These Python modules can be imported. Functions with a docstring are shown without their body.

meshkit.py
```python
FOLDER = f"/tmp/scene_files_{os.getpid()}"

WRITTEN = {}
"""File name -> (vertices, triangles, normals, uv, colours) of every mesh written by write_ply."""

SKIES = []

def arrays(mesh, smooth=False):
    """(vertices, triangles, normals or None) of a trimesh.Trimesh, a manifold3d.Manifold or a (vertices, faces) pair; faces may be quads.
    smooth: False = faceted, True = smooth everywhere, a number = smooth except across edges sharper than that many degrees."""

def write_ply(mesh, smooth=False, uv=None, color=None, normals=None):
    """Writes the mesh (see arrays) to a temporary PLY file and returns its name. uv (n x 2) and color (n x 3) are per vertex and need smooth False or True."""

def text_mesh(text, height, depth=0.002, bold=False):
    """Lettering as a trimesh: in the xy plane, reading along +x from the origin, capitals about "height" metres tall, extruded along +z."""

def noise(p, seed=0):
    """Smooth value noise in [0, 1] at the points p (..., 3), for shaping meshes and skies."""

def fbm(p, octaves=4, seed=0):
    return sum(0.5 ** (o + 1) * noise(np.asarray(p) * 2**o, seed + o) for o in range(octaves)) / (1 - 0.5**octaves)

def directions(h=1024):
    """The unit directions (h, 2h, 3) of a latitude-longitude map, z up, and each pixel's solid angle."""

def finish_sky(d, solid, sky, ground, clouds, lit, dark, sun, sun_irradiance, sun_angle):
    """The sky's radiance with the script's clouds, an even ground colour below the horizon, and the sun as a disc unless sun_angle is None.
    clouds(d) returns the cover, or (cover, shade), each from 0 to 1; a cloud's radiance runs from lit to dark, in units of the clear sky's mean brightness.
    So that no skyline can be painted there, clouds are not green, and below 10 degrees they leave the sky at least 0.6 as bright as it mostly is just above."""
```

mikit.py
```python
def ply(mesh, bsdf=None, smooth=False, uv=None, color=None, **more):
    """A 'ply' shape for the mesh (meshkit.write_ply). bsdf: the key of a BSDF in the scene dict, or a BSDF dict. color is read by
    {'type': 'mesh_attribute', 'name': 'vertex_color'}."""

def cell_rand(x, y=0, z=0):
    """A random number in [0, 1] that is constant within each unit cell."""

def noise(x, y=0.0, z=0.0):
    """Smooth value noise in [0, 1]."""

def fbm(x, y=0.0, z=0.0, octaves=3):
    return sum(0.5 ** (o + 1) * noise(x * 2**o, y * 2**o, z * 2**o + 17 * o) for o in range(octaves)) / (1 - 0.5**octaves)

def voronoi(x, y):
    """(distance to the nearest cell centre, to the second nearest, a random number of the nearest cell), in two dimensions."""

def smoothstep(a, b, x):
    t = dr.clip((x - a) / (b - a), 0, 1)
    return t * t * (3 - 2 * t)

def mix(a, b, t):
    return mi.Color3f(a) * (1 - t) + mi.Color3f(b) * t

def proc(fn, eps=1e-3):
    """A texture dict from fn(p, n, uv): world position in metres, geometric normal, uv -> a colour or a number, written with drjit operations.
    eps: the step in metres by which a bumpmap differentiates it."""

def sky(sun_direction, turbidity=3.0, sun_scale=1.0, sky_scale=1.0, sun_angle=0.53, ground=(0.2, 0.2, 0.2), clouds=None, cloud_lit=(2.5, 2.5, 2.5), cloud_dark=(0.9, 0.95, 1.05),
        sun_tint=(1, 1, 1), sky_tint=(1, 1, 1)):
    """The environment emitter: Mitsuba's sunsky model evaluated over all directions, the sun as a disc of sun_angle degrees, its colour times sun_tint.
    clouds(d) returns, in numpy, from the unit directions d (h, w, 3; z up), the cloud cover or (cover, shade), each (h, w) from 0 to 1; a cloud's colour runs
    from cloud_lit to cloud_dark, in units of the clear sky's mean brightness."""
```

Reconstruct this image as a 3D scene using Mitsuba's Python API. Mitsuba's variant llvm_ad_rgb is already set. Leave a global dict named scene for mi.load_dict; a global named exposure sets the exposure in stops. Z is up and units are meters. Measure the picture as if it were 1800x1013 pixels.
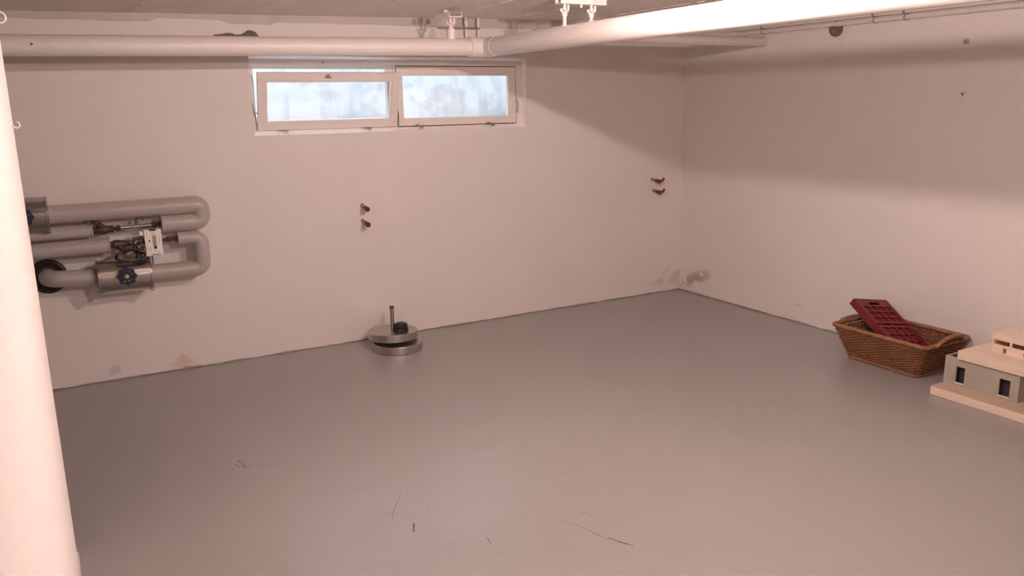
import math, random
import numpy as np, trimesh, mitsuba as mi, drjit as dr
import manifold3d as m3
from shapely.geometry import Polygon, box as sbox, Point
from shapely.ops import unary_union
import mikit, meshkit
from mikit import ply, proc, fbm, noise, smoothstep, mix
random.seed(7); rng = np.random.default_rng(7)
T = mi.ScalarTransform4f
scene, labels = {}, {}

# ------------------------------------------------------------------ camera, sky, lamps, exposure
CAM = np.array([-4.8886, -5.5727, 1.70])
FWD = np.array([0.48015, 0.84822, -0.22356])
UP = np.array([0.12476, 0.18624, 0.97455])
scene['camera'] = {'type': 'perspective', 'fov': 63.87, 'fov_axis': 'x', 'near_clip': 0.02,
                   'to_world': T().look_at(origin=CAM.tolist(), target=(CAM + FWD).tolist(), up=UP.tolist())}
exposure = 0.0
SKY = 31.0
scene['sky'] = mikit.sky((0.3, 0.5, 0.7), turbidity=4.0, sun_scale=0.0, sky_scale=SKY, clouds=lambda d: np.ones(d.shape[:2]),
                         cloud_lit=(0.80, 0.98, 1.19), cloud_dark=(0.80, 0.98, 1.19), ground=(0.3, 0.3, 0.3))
LAMP1 = (-2.72, -2.95, 2.173)
LAMP2 = (-3.35, -4.20, 2.03)
BULB = (10200.0, 7800.0, 7000.0)

# ------------------------------------------------------------------ materials
def rgb(*c): return {'type': 'rgb', 'value': list(c)}
def mat(name, color, rough=0.6, metal=0.0, spec=0.5, bump=None, **kw):
    b = {'type': 'principled', 'base_color': rgb(*color) if isinstance(color, tuple) else color, 'roughness': rough, 'metallic': metal, 'specular': spec, **kw}
    if bump is not None: b = {'type': 'bumpmap', 'arbitrary': bump[0], 'scale': bump[1], 'bsdf': b}
    scene[name] = {'type': 'twosided', 'bsdf': b}
    return name

def seg_dist(x, y, a, b):
    ax, ay, bx, by = a[0], a[1], b[0], b[1]
    dx, dy = bx - ax, by - ay
    t = dr.clip(((x - ax) * dx + (y - ay) * dy) / (dx * dx + dy * dy), 0, 1)
    return dr.sqrt(dr.square(x - ax - t * dx) + dr.square(y - ay - t * dy))

def blob(u, v, cu, cv, ru, rv):
    return 1 - smoothstep(0.25, 1.0, dr.sqrt(dr.square((u - cu) / ru) + dr.square((v - cv) / rv)))

WALL = (0.73, 0.685, 0.668)
def wall_color(p, n, uv):
    m = fbm(p.x * 3 + 5, p.y * 3, p.z * 3, 3)
    c = mi.Color3f(*WALL) * (0.985 + 0.03 * m)
    back = dr.select(p.y > -0.02, 1.0, 0.0)
    right = dr.select(p.x > -0.02, 1.0, 0.0)
    f = fbm(p.x * 14 + 3, p.y * 14, p.z * 14, 3)
    f2 = fbm(p.x * 30 + 9, p.y * 30, p.z * 30, 2)
    c = mix(c, mi.Color3f(0.60, 0.40, 0.26), 0.55 * back * blob(p.x + .1 * (f - .5), p.z + .05 * (f2 - .5), -4.235, 0.055, 0.095, 0.06))
    c = mix(c, mi.Color3f(0.22, 0.18, 0.16), 0.6 * back * smoothstep(.35, .6, f2) * blob(p.x, p.z, -4.19, 0.0, 0.16, 0.03))
    c = mix(c, mi.Color3f(0.36, 0.32, 0.29), 0.35 * back * smoothstep(.42, .68, f) * blob(p.x, p.z, -4.63, 0.075, 0.09, 0.10))
    c = mix(c, mi.Color3f(0.42, 0.36, 0.33), 0.45 * back * smoothstep(.40, .62, f) * blob(p.x, p.z, -0.1, 0.13, 0.36, 0.11))
    c = mix(c, mi.Color3f(0.34, 0.28, 0.26), 0.8 * right * smoothstep(.40, .60, f) * blob(p.y + .14 * (p.z - .1), p.z + .35 * (p.y + .2), -0.21, 0.13, 0.26, 0.09))
    c = mix(c, mi.Color3f(0.42, 0.36, 0.33), 0.6 * right * smoothstep(.45, .6, f2) * blob(p.y, p.z, -1.44, 0.085, 0.05, 0.015))
    c = mix(c, mi.Color3f(0.40, 0.34, 0.31), 0.6 * right * smoothstep(.42, .6, f2) * blob(p.y, p.z, -1.60, 0.205, 0.03, 0.03))
    c = mix(c, mi.Color3f(0.46, 0.40, 0.37), 0.7 * right * blob(p.y, p.z + .25 * (p.y + 1.40), -1.36, 0.145, 0.06, 0.008))
    return c
def wall_bump(p, n, uv):
    return fbm(p.x * 45, p.y * 45, p.z * 45, 2) * 0.6 + fbm(p.x * 6, p.y * 6, p.z * 6, 2)
mat('wall_paint', proc(wall_color), 0.75, spec=0.25, bump=(proc(wall_bump, 2e-3), 0.0016))

SCRATCH = [((-3.677, -2.399), (-3.742, -2.495), .0022, .5), ((-3.742, -2.495), (-3.797, -2.594), .0022, .5), ((-3.735, -2.676), (-3.758, -2.737), .0042, .95),
           ((-3.813, -2.51), (-3.72, -2.613), .002, .3), ((-3.606, -2.548), (-3.643, -2.614), .002, .3), ((-3.527, -2.935), (-3.538, -2.989), .003, .6),
           ((-3.539, -3.037), (-3.527, -3.11), .002, .35), ((-2.969, -2.602), (-2.919, -2.605), .003, .4), ((-3.091, -2.958), (-3.065, -2.996), .003, .45),
           ((-3.21, -2.936), (-3.152, -3.08), .002, .35), ((-3.152, -3.08), (-3.125, -3.205), .003, .6), ((-3.118, -3.187), (-3.072, -3.28), .0042, .9),
           ((-4.249, -1.703), (-4.241, -1.738), .004, .6), ((-4.224, -1.658), (-4.217, -1.752), .004, .55), ((-4.217, -1.752), (-4.188, -1.741), .004, .6),
           ((-4.188, -1.741), (-4.066, -1.801), .003, .45), ((-4.35, -1.764), (-4.268, -1.743), .003, .3), ((-4.053, -1.854), (-3.966, -1.937), .003, .3),
           ((-3.679, -2.903), (-3.649, -2.891), .002, .35)]
def floor_color(p, n, uv):
    m = fbm(p.x * 1.3, p.y * 1.3, 0, 3)
    c = mi.Color3f(0.292, 0.279, 0.270) * (0.96 + 0.08 * m)
    k = mi.Float(0)
    for a, b, w, s in SCRATCH:
        d = seg_dist(p.x + .006 * (noise(p.x * 25, p.y * 25) - .5), p.y, a, b)
        k = dr.maximum(k, s * (1 - smoothstep(.4 * w, 1.3 * w, d)))
    k = k * (.55 + .45 * smoothstep(.3, .6, noise(p.x * 60, p.y * 60)))
    c = mix(c, mi.Color3f(0.05, 0.045, 0.045), k)
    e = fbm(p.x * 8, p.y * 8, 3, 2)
    edge_tone = smoothstep(-0.10, -0.004, p.y) * smoothstep(.35, .7, e) * .30 + smoothstep(-0.07, -0.004, p.x) * smoothstep(.35, .7, e) * .25
    return mix(c, mi.Color3f(0.13, 0.11, 0.10), edge_tone)  # patchy darker tone close to the back and right walls
def floor_rough(p, n, uv): return 0.28 + 0.10 * fbm(p.x * 2.5, p.y * 2.5, 1, 3)
def floor_bump(p, n, uv): return fbm(p.x * 5, p.y * 5, 0, 2)
mat('floor_paint', proc(floor_color), proc(floor_rough), spec=0.55, bump=(proc(floor_bump, 4e-3), 0.002))

def ceiling_color(p, n, uv):
    f = fbm(p.x * 9, p.y * 0.8, 0, 3)
    g = fbm(p.x * 3, p.y * 3, 2, 3)
    return mi.Color3f(0.56, 0.51, 0.485) * (0.90 + 0.10 * f + 0.10 * g)
mat('partition_paint', (0.60, 0.56, 0.545), 0.7, spec=0.25)
mat('plain_plaster', (0.50, 0.46, 0.44), 0.8, spec=0.2)
mat('concrete', proc(ceiling_color), 0.85, spec=0.2)
mat('seam_paint', (0.80, 0.75, 0.72), 0.8)
mat('reveal_white', (0.88, 0.875, 0.88), 0.6)
mat('pipe_white', (0.68, 0.635, 0.613), 0.42)
mat('pipe_grey', (0.40, 0.365, 0.345), 0.38)
mat('tape_grey', (0.40, 0.36, 0.34), 0.5)
mat('frame_white', (0.76, 0.70, 0.665), 0.42)
mat('gap_shade_dark', (0.26, 0.21, 0.19), 0.8)  # painted shade for the gap round the right sash
mat('aluminium', (0.47, 0.445, 0.41), 0.27, 1.0)
mat('steel', (0.54, 0.51, 0.475), 0.31, 1.0)
mat('dull_steel', (0.36, 0.33, 0.31), 0.5, 1.0)
mat('chrome', (0.85, 0.83, 0.80), 0.15, 1.0)
mat('brass_old', (0.085, 0.055, 0.042), 0.5, 0.4)
mat('copper_tube', (0.42, 0.32, 0.26), 0.4, 0.8)
mat('black_rubber', (0.018, 0.014, 0.015), 0.55)
mat('black_cloth', (0.016, 0.012, 0.013), 0.7)
mat('black_plastic', (0.022, 0.018, 0.018), 0.35)
mat('blue_plastic', (0.008, 0.011, 0.034), 0.42)
mat('navy_plastic', (0.008, 0.010, 0.024), 0.40)
mat('red_cap', (0.15, 0.018, 0.014), 0.4)
mat('red_plastic', (0.14, 0.007, 0.013), 0.45)
mat('meter_white', (0.80, 0.76, 0.72), 0.45)
mat('lcd_grey', (0.30, 0.31, 0.26), 0.25)
mat('print_grey', (0.45, 0.36, 0.34), 0.6)
mat('screw_dark', (0.10, 0.08, 0.07), 0.5, 0.5)
mat('hook_white', (0.85, 0.80, 0.76), 0.25)
mat('sleeve_brown', (0.16, 0.115, 0.095), 0.8)
mat('lamp_body', (0.78, 0.76, 0.74), 0.45)
def wood_color(p, n, uv):
    g = fbm(p.x * 40, p.y * 3, p.z * 60, 3)
    return mi.Color3f(0.72, 0.585, 0.47) * (0.93 + 0.12 * g)
mat('pale_wood', proc(wood_color), 0.6)
def board_color(p, n, uv):
    g = fbm(p.x * 12, p.y * 12, p.z * 12, 3)
    return mi.Color3f(0.37, 0.335, 0.28) * (0.92 + 0.16 * g)
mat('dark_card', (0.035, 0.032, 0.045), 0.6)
mat('ground_wood', (0.50, 0.39, 0.31), 0.65)
mat('grey_card', proc(board_color), 0.7)
def wicker_color(p, n, uv):
    g = noise(p.x * 120, p.y * 60, p.z * 190)
    h = fbm(p.x * 9, p.y * 9, p.z * 9, 2)
    return mix((0.08, 0.030, 0.012), (0.29, 0.120, 0.052), .55 * g + .45 * h)
mat('wicker', proc(wicker_color), 0.5)
def cane_color(p, n, uv):
    g = fbm(p.x * 60, p.y * 25, p.z * 60, 2)
    return mix((0.17, 0.072, 0.030), (0.37, 0.175, 0.085), g)
mat('cane', proc(cane_color), 0.42)
def well_color(p, n, uv):
    a = fbm(p.x * 6 + 2, p.z * 9, 1, 4)
    s = fbm(p.x * 13, p.z * 2.6, 4, 3)
    c = mix((0.74, 0.74, 0.74), (0.50, 0.485, 0.46), smoothstep(.42, .72, a) * .6)
    c = mix(c, (0.44, 0.43, 0.42), smoothstep(.50, .75, s) * .35)
    return c
mat('well_concrete', proc(well_color), 0.9, spec=0.2)
mat('gravel_grey', (0.45, 0.45, 0.44), 0.9)
scene['pane_glass'] = {'type': 'thindielectric', 'int_ior': 1.5}

# ------------------------------------------------------------------ mesh helpers
def numbered(key):
    if key not in scene and key not in labels: return key
    i = 1
    while f'{key}_{i:03d}' in scene or f'{key}_{i:03d}' in labels: i += 1
    return f'{key}_{i:03d}'
def thing(name, label, cat, group=None):
    k = numbered(name); labels[k] = {'label': label, 'category': cat}
    if group: labels[k]['group'] = group
    return k
def part(parent, name, mesh, m, smooth=35, label=None, **kw):
    k = numbered(parent + '__' + name)
    scene[k] = ply(mesh, m, smooth, **kw)
    if label: labels[k] = {'label': label}
    return k
def solo(name, mesh, m, label, cat, group=None, smooth=35):
    k = thing(name, label, cat, group); scene[k] = ply(mesh, m, smooth); return k
def struct(name, mesh, m, label=None, smooth=False):
    scene[name] = ply(mesh, m, smooth); labels[name] = {'kind': 'structure', **({'label': label} if label else {})}
    return name
def cat(*ms):
    out = []
    for m in ms: out += list(m) if isinstance(m, (list, tuple)) else [m]
    return trimesh.util.concatenate(out)
def bx(x0, x1, y0, y1, z0, z1, b=0.0):
    lo, hi = np.array([min(x0, x1), min(y0, y1), min(z0, z1)]), np.array([max(x0, x1), max(y0, y1), max(z0, z1)])
    if b <= 0:
        return trimesh.creation.box(bounds=[lo, hi])
    b = min(b, 0.49 * (hi - lo).min()); pts = []
    for s in np.ndindex(2, 2, 2):
        c = np.where(np.array(s) == 0, lo, hi); d = np.where(np.array(s) == 0, 1, -1) * b
        for k in range(3):
            q = c + d; q[k] = c[k]; pts.append(q)
    return trimesh.convex.convex_hull(np.array(pts))
def frame_of(d):
    d = np.asarray(d, float); d = d / np.linalg.norm(d)
    a = np.array([0, 0, 1.0]) if abs(d[2]) < 0.9 else np.array([1.0, 0, 0])
    u = np.cross(a, d); u /= np.linalg.norm(u)
    return d, u, np.cross(d, u)
def lathe(profile, o, axis, n=24):
    d, u, v = frame_of(axis); o = np.asarray(o, float); V, F = [], []
    pr = [(max(r, 1e-5), t) for r, t in profile]
    a = np.linspace(0, 2 * np.pi, n, endpoint=False)
    for r, t in pr: V.append(o + d * t + r * (np.cos(a)[:, None] * u + np.sin(a)[:, None] * v))
    V = np.vstack(V)
    for i in range(len(pr) - 1):
        for j in range(n):
            k = (j + 1) % n
            F += [[i * n + j, i * n + k, (i + 1) * n + k], [i * n + j, (i + 1) * n + k, (i + 1) * n + j]]
    m = trimesh.Trimesh(V, F, process=False); m.merge_vertices(); m.update_faces(m.nondegenerate_faces())
    return m
def rod(a, b, r, n=16, r2=None, bevel=0.0):
    a, b = np.asarray(a, float), np.asarray(b, float); L = np.linalg.norm(b - a); r2 = r if r2 is None else r2
    e = min(bevel, .4 * L)
    return lathe([(0, 0), (r - e, 0), (r, e), (r2, L - e), (r2 - e, L), (0, L)] if e else [(0, 0), (r, 0), (r2, L), (0, L)], a, b - a, n)
def fillet(pts, r, n=8):
    pts = [np.asarray(p, float) for p in pts]; rs = r if isinstance(r, (list, tuple)) else [r] * len(pts); out = [pts[0]]
    for i in range(1, len(pts) - 1):
        a, p, c = pts[i - 1], pts[i], pts[i + 1]
        u, v = a - p, c - p; lu, lv = np.linalg.norm(u), np.linalg.norm(v); u, v = u / lu, v / lv
        ang = math.acos(np.clip(u @ v, -1, 1)); t = min(rs[i] / math.tan(ang / 2), .499 * lu, .499 * lv); rr = t * math.tan(ang / 2)
        c0 = p + (u + v) / np.linalg.norm(u + v) * rr / math.sin(ang / 2)
        s, e = p + u * t - c0, p + v * t - c0
        om = math.acos(np.clip(s @ e / rr ** 2, -1, 1))
        for k in range(n + 1):
            w = k / n; out.append(c0 + (math.sin((1 - w) * om) * s + math.sin(w * om) * e) / math.sin(om))
    out.append(pts[-1]); return np.array(out)
def sweep(path, r, n=20, closed=False, caps=True):
    P = np.asarray(path, float); N = len(P); R = np.broadcast_to(r, N)
    tan = np.roll(P, -1, 0) - np.roll(P, 1, 0) if closed else np.gradient(P, axis=0)
    tan = tan / np.linalg.norm(tan, axis=1, keepdims=True)
    _, u, _ = frame_of(tan[0]); V = []; a = np.linspace(0, 2 * np.pi, n, endpoint=False)
    for i in range(N):
        u = u - tan[i] * (u @ tan[i]); u /= np.linalg.norm(u); w = np.cross(tan[i], u)
        V.append(P[i] + R[i] * (np.cos(a)[:, None] * u + np.sin(a)[:, None] * w))
    V = np.vstack(V); F = []
    for i in range(N if closed else N - 1):
        i2 = (i + 1) % N
        for j in range(n):
            k = (j + 1) % n; F += [[i * n + j, i * n + k, i2 * n + k], [i * n + j, i2 * n + k, i2 * n + j]]
    if caps and not closed:
        c0, c1 = len(V), len(V) + 1; V = np.vstack([V, P[0], P[-1]])
        for j in range(n):
            k = (j + 1) % n; F += [[c0, k, j], [c1, (N - 1) * n + j, (N - 1) * n + k]]
    return trimesh.Trimesh(V, F, process=False)
def ext(poly, depth, plane, off=0.0):
    """polygon extruded; plane 'xz': (x,z) with depth along +y from off; 'yz': (y,z) along +x; 'xy': (x,y) along +z"""
    gs = getattr(poly, 'geoms', [poly]); out = []
    for g in gs:
        m = trimesh.creation.extrude_polygon(g, depth, engine='earcut'); v = m.vertices.copy()
        if plane == 'xz': m.vertices = np.c_[v[:, 0], off + v[:, 2], v[:, 1]]; m.invert()
        elif plane == 'yz': m.vertices = np.c_[off + v[:, 2], v[:, 0], v[:, 1]]
        else: m.vertices = np.c_[v[:, 0], v[:, 1], off + v[:, 2]]
        out.append(m)
    return cat(out)
def moved(m, M):
    m = m.copy(); m.apply_transform(M); return m
def basis(o, ex, ey, ez):
    M = np.eye(4); M[:3, 0], M[:3, 1], M[:3, 2], M[:3, 3] = ex, ey, ez, o; return M
def gear(r, lobes, depth, amp, n=96):
    a = np.linspace(0, 2 * np.pi, n, endpoint=False)
    return Polygon(np.c_[(r + amp * np.cos(lobes * a)) * np.cos(a), (r + amp * np.cos(lobes * a)) * np.sin(a)])

# ------------------------------------------------------------------ the room
H = 2.28
X0, Y0 = -6.6, -6.8
WX0, WX1, WZ0, WZ1 = -3.646, -1.577, 1.494, 2.004
struct('floor', bx(X0 - .3, .3, Y0 - .3, .3, -.2, 0), 'floor_paint', 'grey painted concrete floor with dark scratches')
def hc(x): return H + .005 + .016 * (x + 1.7)        # the ceiling falls slightly towards the left
def sloped(m): m.vertices[:, 2] += np.array([hc(x) for x in m.vertices[:, 0]]) - H; return m
struct('ceiling', sloped(bx(X0 - .3, .3, Y0 - .3, .3, H, H + .2)), 'concrete', 'raw concrete ceiling with board marks')
xs = np.arange(-6.25, -.2, .65) - .0
seams = [-6.25, -5.6, -4.95, -4.30, -3.65, -3.0, -2.335, -1.75, -1.08, -.42]
for i, x in enumerate(seams):
    ms = []; y = -.05
    while y > -6.6:
        L = rng.uniform(.04, .22); w = rng.uniform(.003, .008); dx = rng.uniform(-.006, .006)
        if rng.random() < .72:
            ms.append(trimesh.convex.convex_hull(np.array([[x + dx - w, y, H + .001], [x + dx + w, y, H + .001], [x + dx, y - .01, H - w * 1.1], [x + dx - w, y - L, H + .001], [x + dx + w, y - L, H + .001], [x + dx, y - L + .01, H - w * .8]])))
        y -= L + rng.uniform(0, .10)
    part('ceiling', 'seam', sloped(cat(ms)), 'seam_paint', False, 'broken pale ridge left between formwork boards' if i == 0 else None)

def wavy(a, b, base, amp, step, freq, seed):
    t = np.arange(a, b, step); t = np.append(t, b)
    return [(x, base + amp * (2 * meshkit.fbm(np.array([[x * freq, seed * 3.1, 0]]), 4, seed)[0] - 1)) for x in t]
# back wall: concrete core and a plaster skin with ragged top and bottom edges
hole = sbox(WX0 - .02, WZ0 - .02, WX1 + .02, WZ1 + .02)
struct('wall_back', ext(sbox(X0 - .3, -.1, .3, H + .1).difference(hole), .34, 'xz', .012), 'concrete', 'white plastered basement wall with the window')
bot = wavy(X0, 0, .006, .010, .03, 9, 3)
top = [(X0, 2.19)]
for x in np.arange(-6.5, .01, .06):
    base = 2.195 + (.022 if -4.18 < x < -3.75 else 0) + (.018 if x > -3.5 else 0)
    top.append((x, base + .008 * (2 * meshkit.fbm(np.array([[x * 5, 1.5, 0]]), 3, 5)[0] - 1)))
top.append((0.0, 2.215))
skin = Polygon(bot + top[::-1]).buffer(0).difference(sbox(WX0, WZ0, WX1, WZ1))
break_ = Polygon([(-3.85, 2.10), (-3.845, 2.128), (-3.80, 2.131), (-3.765, 2.140), (-3.735, 2.139), (-3.715, 2.130), (-3.68, 2.132), (-3.655, 2.145), (-3.635, 2.160), (-3.605, 2.157), (-3.585, 2.146), (-3.57, 2.128), (-3.565, 2.10)])
skin = skin.difference(break_)
part('wall_back', 'plaster', ext(skin, .013, 'xz', 0), 'wall_paint', False)
part('wall_back', 'broken_patch', ext(break_.buffer(.002), .003, 'xz', .010), 'sleeve_brown', False, 'dark patch where the plaster has broken away')
# right wall
struct('wall_right', bx(.012, .3, Y0 - .3, .3, -.1, H + .1), 'concrete', 'white plastered right wall of the basement')
bot = wavy(Y0, 0, .006, .011, .03, 9, 8)
part('wall_right', 'plaster', ext(Polygon(bot + [(0, H + .04), (Y0, H + .04)]).buffer(0), .013, 'yz', 0), 'wall_paint', False)
struct('wall_left', bx(X0 - .3, X0, Y0 - .3, .3, -.1, H + .1), 'plain_plaster', 'grey left wall behind the partition')
struct('wall_rear', bx(X0 - .3, .3, Y0 - .3, Y0, -.1, H + .1), 'plain_plaster', 'grey wall behind the camera')
# partition close to the camera, corners rounded
pp = sbox(-5.10, -5.02, -4.952, -2.20).buffer(-.035).buffer(.035, quad_segs=10)
struct('wall_partition', ext(pp, H, 'xy', 0), 'partition_paint', 'white partition wall at the left edge', smooth=40)
pl = sbox(-5.106, -5.026, -4.946, -2.194).buffer(-.035).buffer(.035, quad_segs=10)
struct('baseboard_partition', ext(pl, .012, 'xy', .0005), 'partition_paint', 'low plaster foot of the partition', smooth=40)

# window reveal
def splay(ps):
    m = ext(Polygon(ps), WX1 - WX0 - .002, 'yz', WX0 + .001); return m
trim = [cat(bx(WX0 - .019, WX1 + .019, .0131, .30, WZ1, WZ1 + .019), splay([(.001, WZ1), (.0745, WZ1), (.0745, WZ1 - .017)])),
        cat(bx(WX0 - .019, WX1 + .019, .0131, .30, WZ0 - .019, WZ0), splay([(.001, WZ0), (.0745, WZ0), (.0745, WZ0 + .010)])),
        bx(WX0 - .019, WX0, .0131, .30, WZ0, WZ1), bx(WX1, WX1 + .019, .0131, .30, WZ0, WZ1)]
for i in range(4):
    struct(f'trim_{i+1}', trim[i], 'reveal_white', ('plaster soffit of the window opening', 'plaster sill of the window opening', 'left plaster reveal of the window', 'right plaster reveal of the window')[i])

# window: outer frame, two bottom hung sashes, the left one tilted in
FY0, FY1 = .075, .145
fo = sbox(WX0 + .001, WZ0 + .001, WX1 - .001, WZ1 - .001)
in_l = sbox(-3.605, 1.535, -2.672, 1.926); in_r = sbox(-2.590, 1.535, -1.665, 1.926)
labels['window_1'] = {'kind': 'structure', 'label': 'wide white basement window of two sashes, the left one tilted open'}
part('window_1', 'frame', cat(ext(fo.difference(in_l).difference(in_r), .05, 'xz', FY0 + .022),
     ext(fo.difference(sbox(-3.618, 1.519, -2.628, 1.948)).difference(sbox(-2.615, 1.518, -1.626, 1.950)), .024, 'xz', FY0)), 'frame_white', False, 'painted outer frame with mullion')
def sash(w, h, gl):
    """local frame: x to the right, z up from the hinge edge, y 0 = room face"""
    o = sbox(0, 0, w, h); g = sbox(gl[0], gl[1], gl[2], gl[3])
    body = cat(ext(o.difference(g), .024, 'xz', 0), ext(sbox(.016, .014, w - .016, h - .016).difference(g.buffer(-.004, join_style=2)), .022, 'xz', .024))
    bead = ext(g.buffer(.003, join_style=2).difference(g.buffer(-.007, join_style=2)), .006, 'xz', .010)
    pane = ext(g, .0005, 'xz', .018)
    v = np.array([[gl[0], .018, gl[1]], [gl[2], .018, gl[1]], [gl[2], .018, gl[3]], [gl[0], .018, gl[3]]])
    pane = trimesh.Trimesh(v, [[0, 1, 2], [0, 2, 3]], process=False)
    return body, bead, pane
def latch_mesh(cx, z):
    return cat(bx(cx - .022, cx + .022, -.006, 0, z - .012, z + .004, .002), rod((cx, -.018, z - .004), (cx, -.004, z - .004), .006, 12),
               sweep([(cx, -.016, z - .004), (cx + .012, -.020, z + .004), (cx + .022, -.020, z - .006)], .0045, 8))
def star_latch(cx, z):
    g = gear(.010, 5, 0, .004, 60); m = ext(g, .010, 'xz', -.016); m.apply_translation([cx, 0, z])
    return cat(m, rod((cx, -.008, z), (cx, .002, z), .006, 12), bx(cx - .020, cx + .030, -.004, 0, z - .016, z - .008, .001))
Wl, Hl, Wr, Hr = .978, .379, .972, .415
tilt = math.radians(15.5)
ML = basis((-3.609, .050, 1.528), (1, 0, 0), (0, math.cos(tilt), math.sin(tilt)), (0, -math.sin(tilt), math.cos(tilt)))
MR = basis((-2.607, .070, 1.527), (1, 0, 0), (0, 1, 0), (0, 0, 1))
for nm, M, w, h, gl in (('left', ML, Wl, Hl, (.056, .050, .927, .323)), ('right', MR, Wr, Hr, (.038, .047, .917, .359))):
    b, bead, pane = sash(w, h, gl)
    s = part('window_1', 'sash', moved(b, M), 'frame_white', False, 'left sash tilted into the room' if nm == 'left' else 'closed right sash')
    part(s, 'glazing_bead', moved(bead, M), 'frame_white', False)
    part(s, 'pane', moved(pane, M), 'pane_glass', False)
    if nm == 'left':
        part(s, 'latch', moved(star_latch(.462, h - .018), M), 'dull_steel', 30, 'small star shaped latch')
    else:
        part(s, 'latch', moved(latch_mesh(.50, h - .004), M), 'frame_white', 30, 'white painted turn latch')
part('window_1', 'gap_shade', ext(sbox(-2.615, 1.518, -1.626, 1.950).difference(in_r), .0006, 'xz', FY0 + .0212), 'gap_shade_dark', False, 'dark strip painted as the shade in the gap round the closed sash')  # added dark ring, paints the shadow line between sash and frame
for x in (-3.44, -2.85, -2.45, -1.86):
    part('window_1', 'hinge', cat(rod((x - .035, .062, 1.524), (x + .035, .062, 1.524), .0055, 10), bx(x - .03, x - .004, .060, .066, 1.522, 1.536), bx(x + .004, x + .03, .060, .066, 1.508, 1.522)), 'dull_steel', 30)
# stay arms at both ends of the tilted sash, closed one at the far right
part('window_1', 'stay_arm', cat(sweep([(-3.632, .068, 1.700), (-3.622, .03, 1.60), (-3.616, .040, 1.535)], .004, 8), rod((-3.632, .03, 1.640), (-3.600, .03, 1.640), .004, 8)), 'dull_steel', 30)
part('window_1', 'stay_arm', sweep([(-2.618, .066, 1.672), (-2.624, .03, 1.60), (-2.622, .045, 1.532)], .0045, 8), 'dull_steel', 30)
part('window_1', 'stay_arm', cat(sweep([(-1.622, .066, 1.70), (-1.618, .060, 1.66), (-1.622, .064, 1.60)], .006, 8)), 'dull_steel', 30)
part('window_1', 'strike_plate', rod((-3.14, .066, 1.968), (-3.14, .076, 1.968), .006, 10), 'dull_steel', 30)

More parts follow.
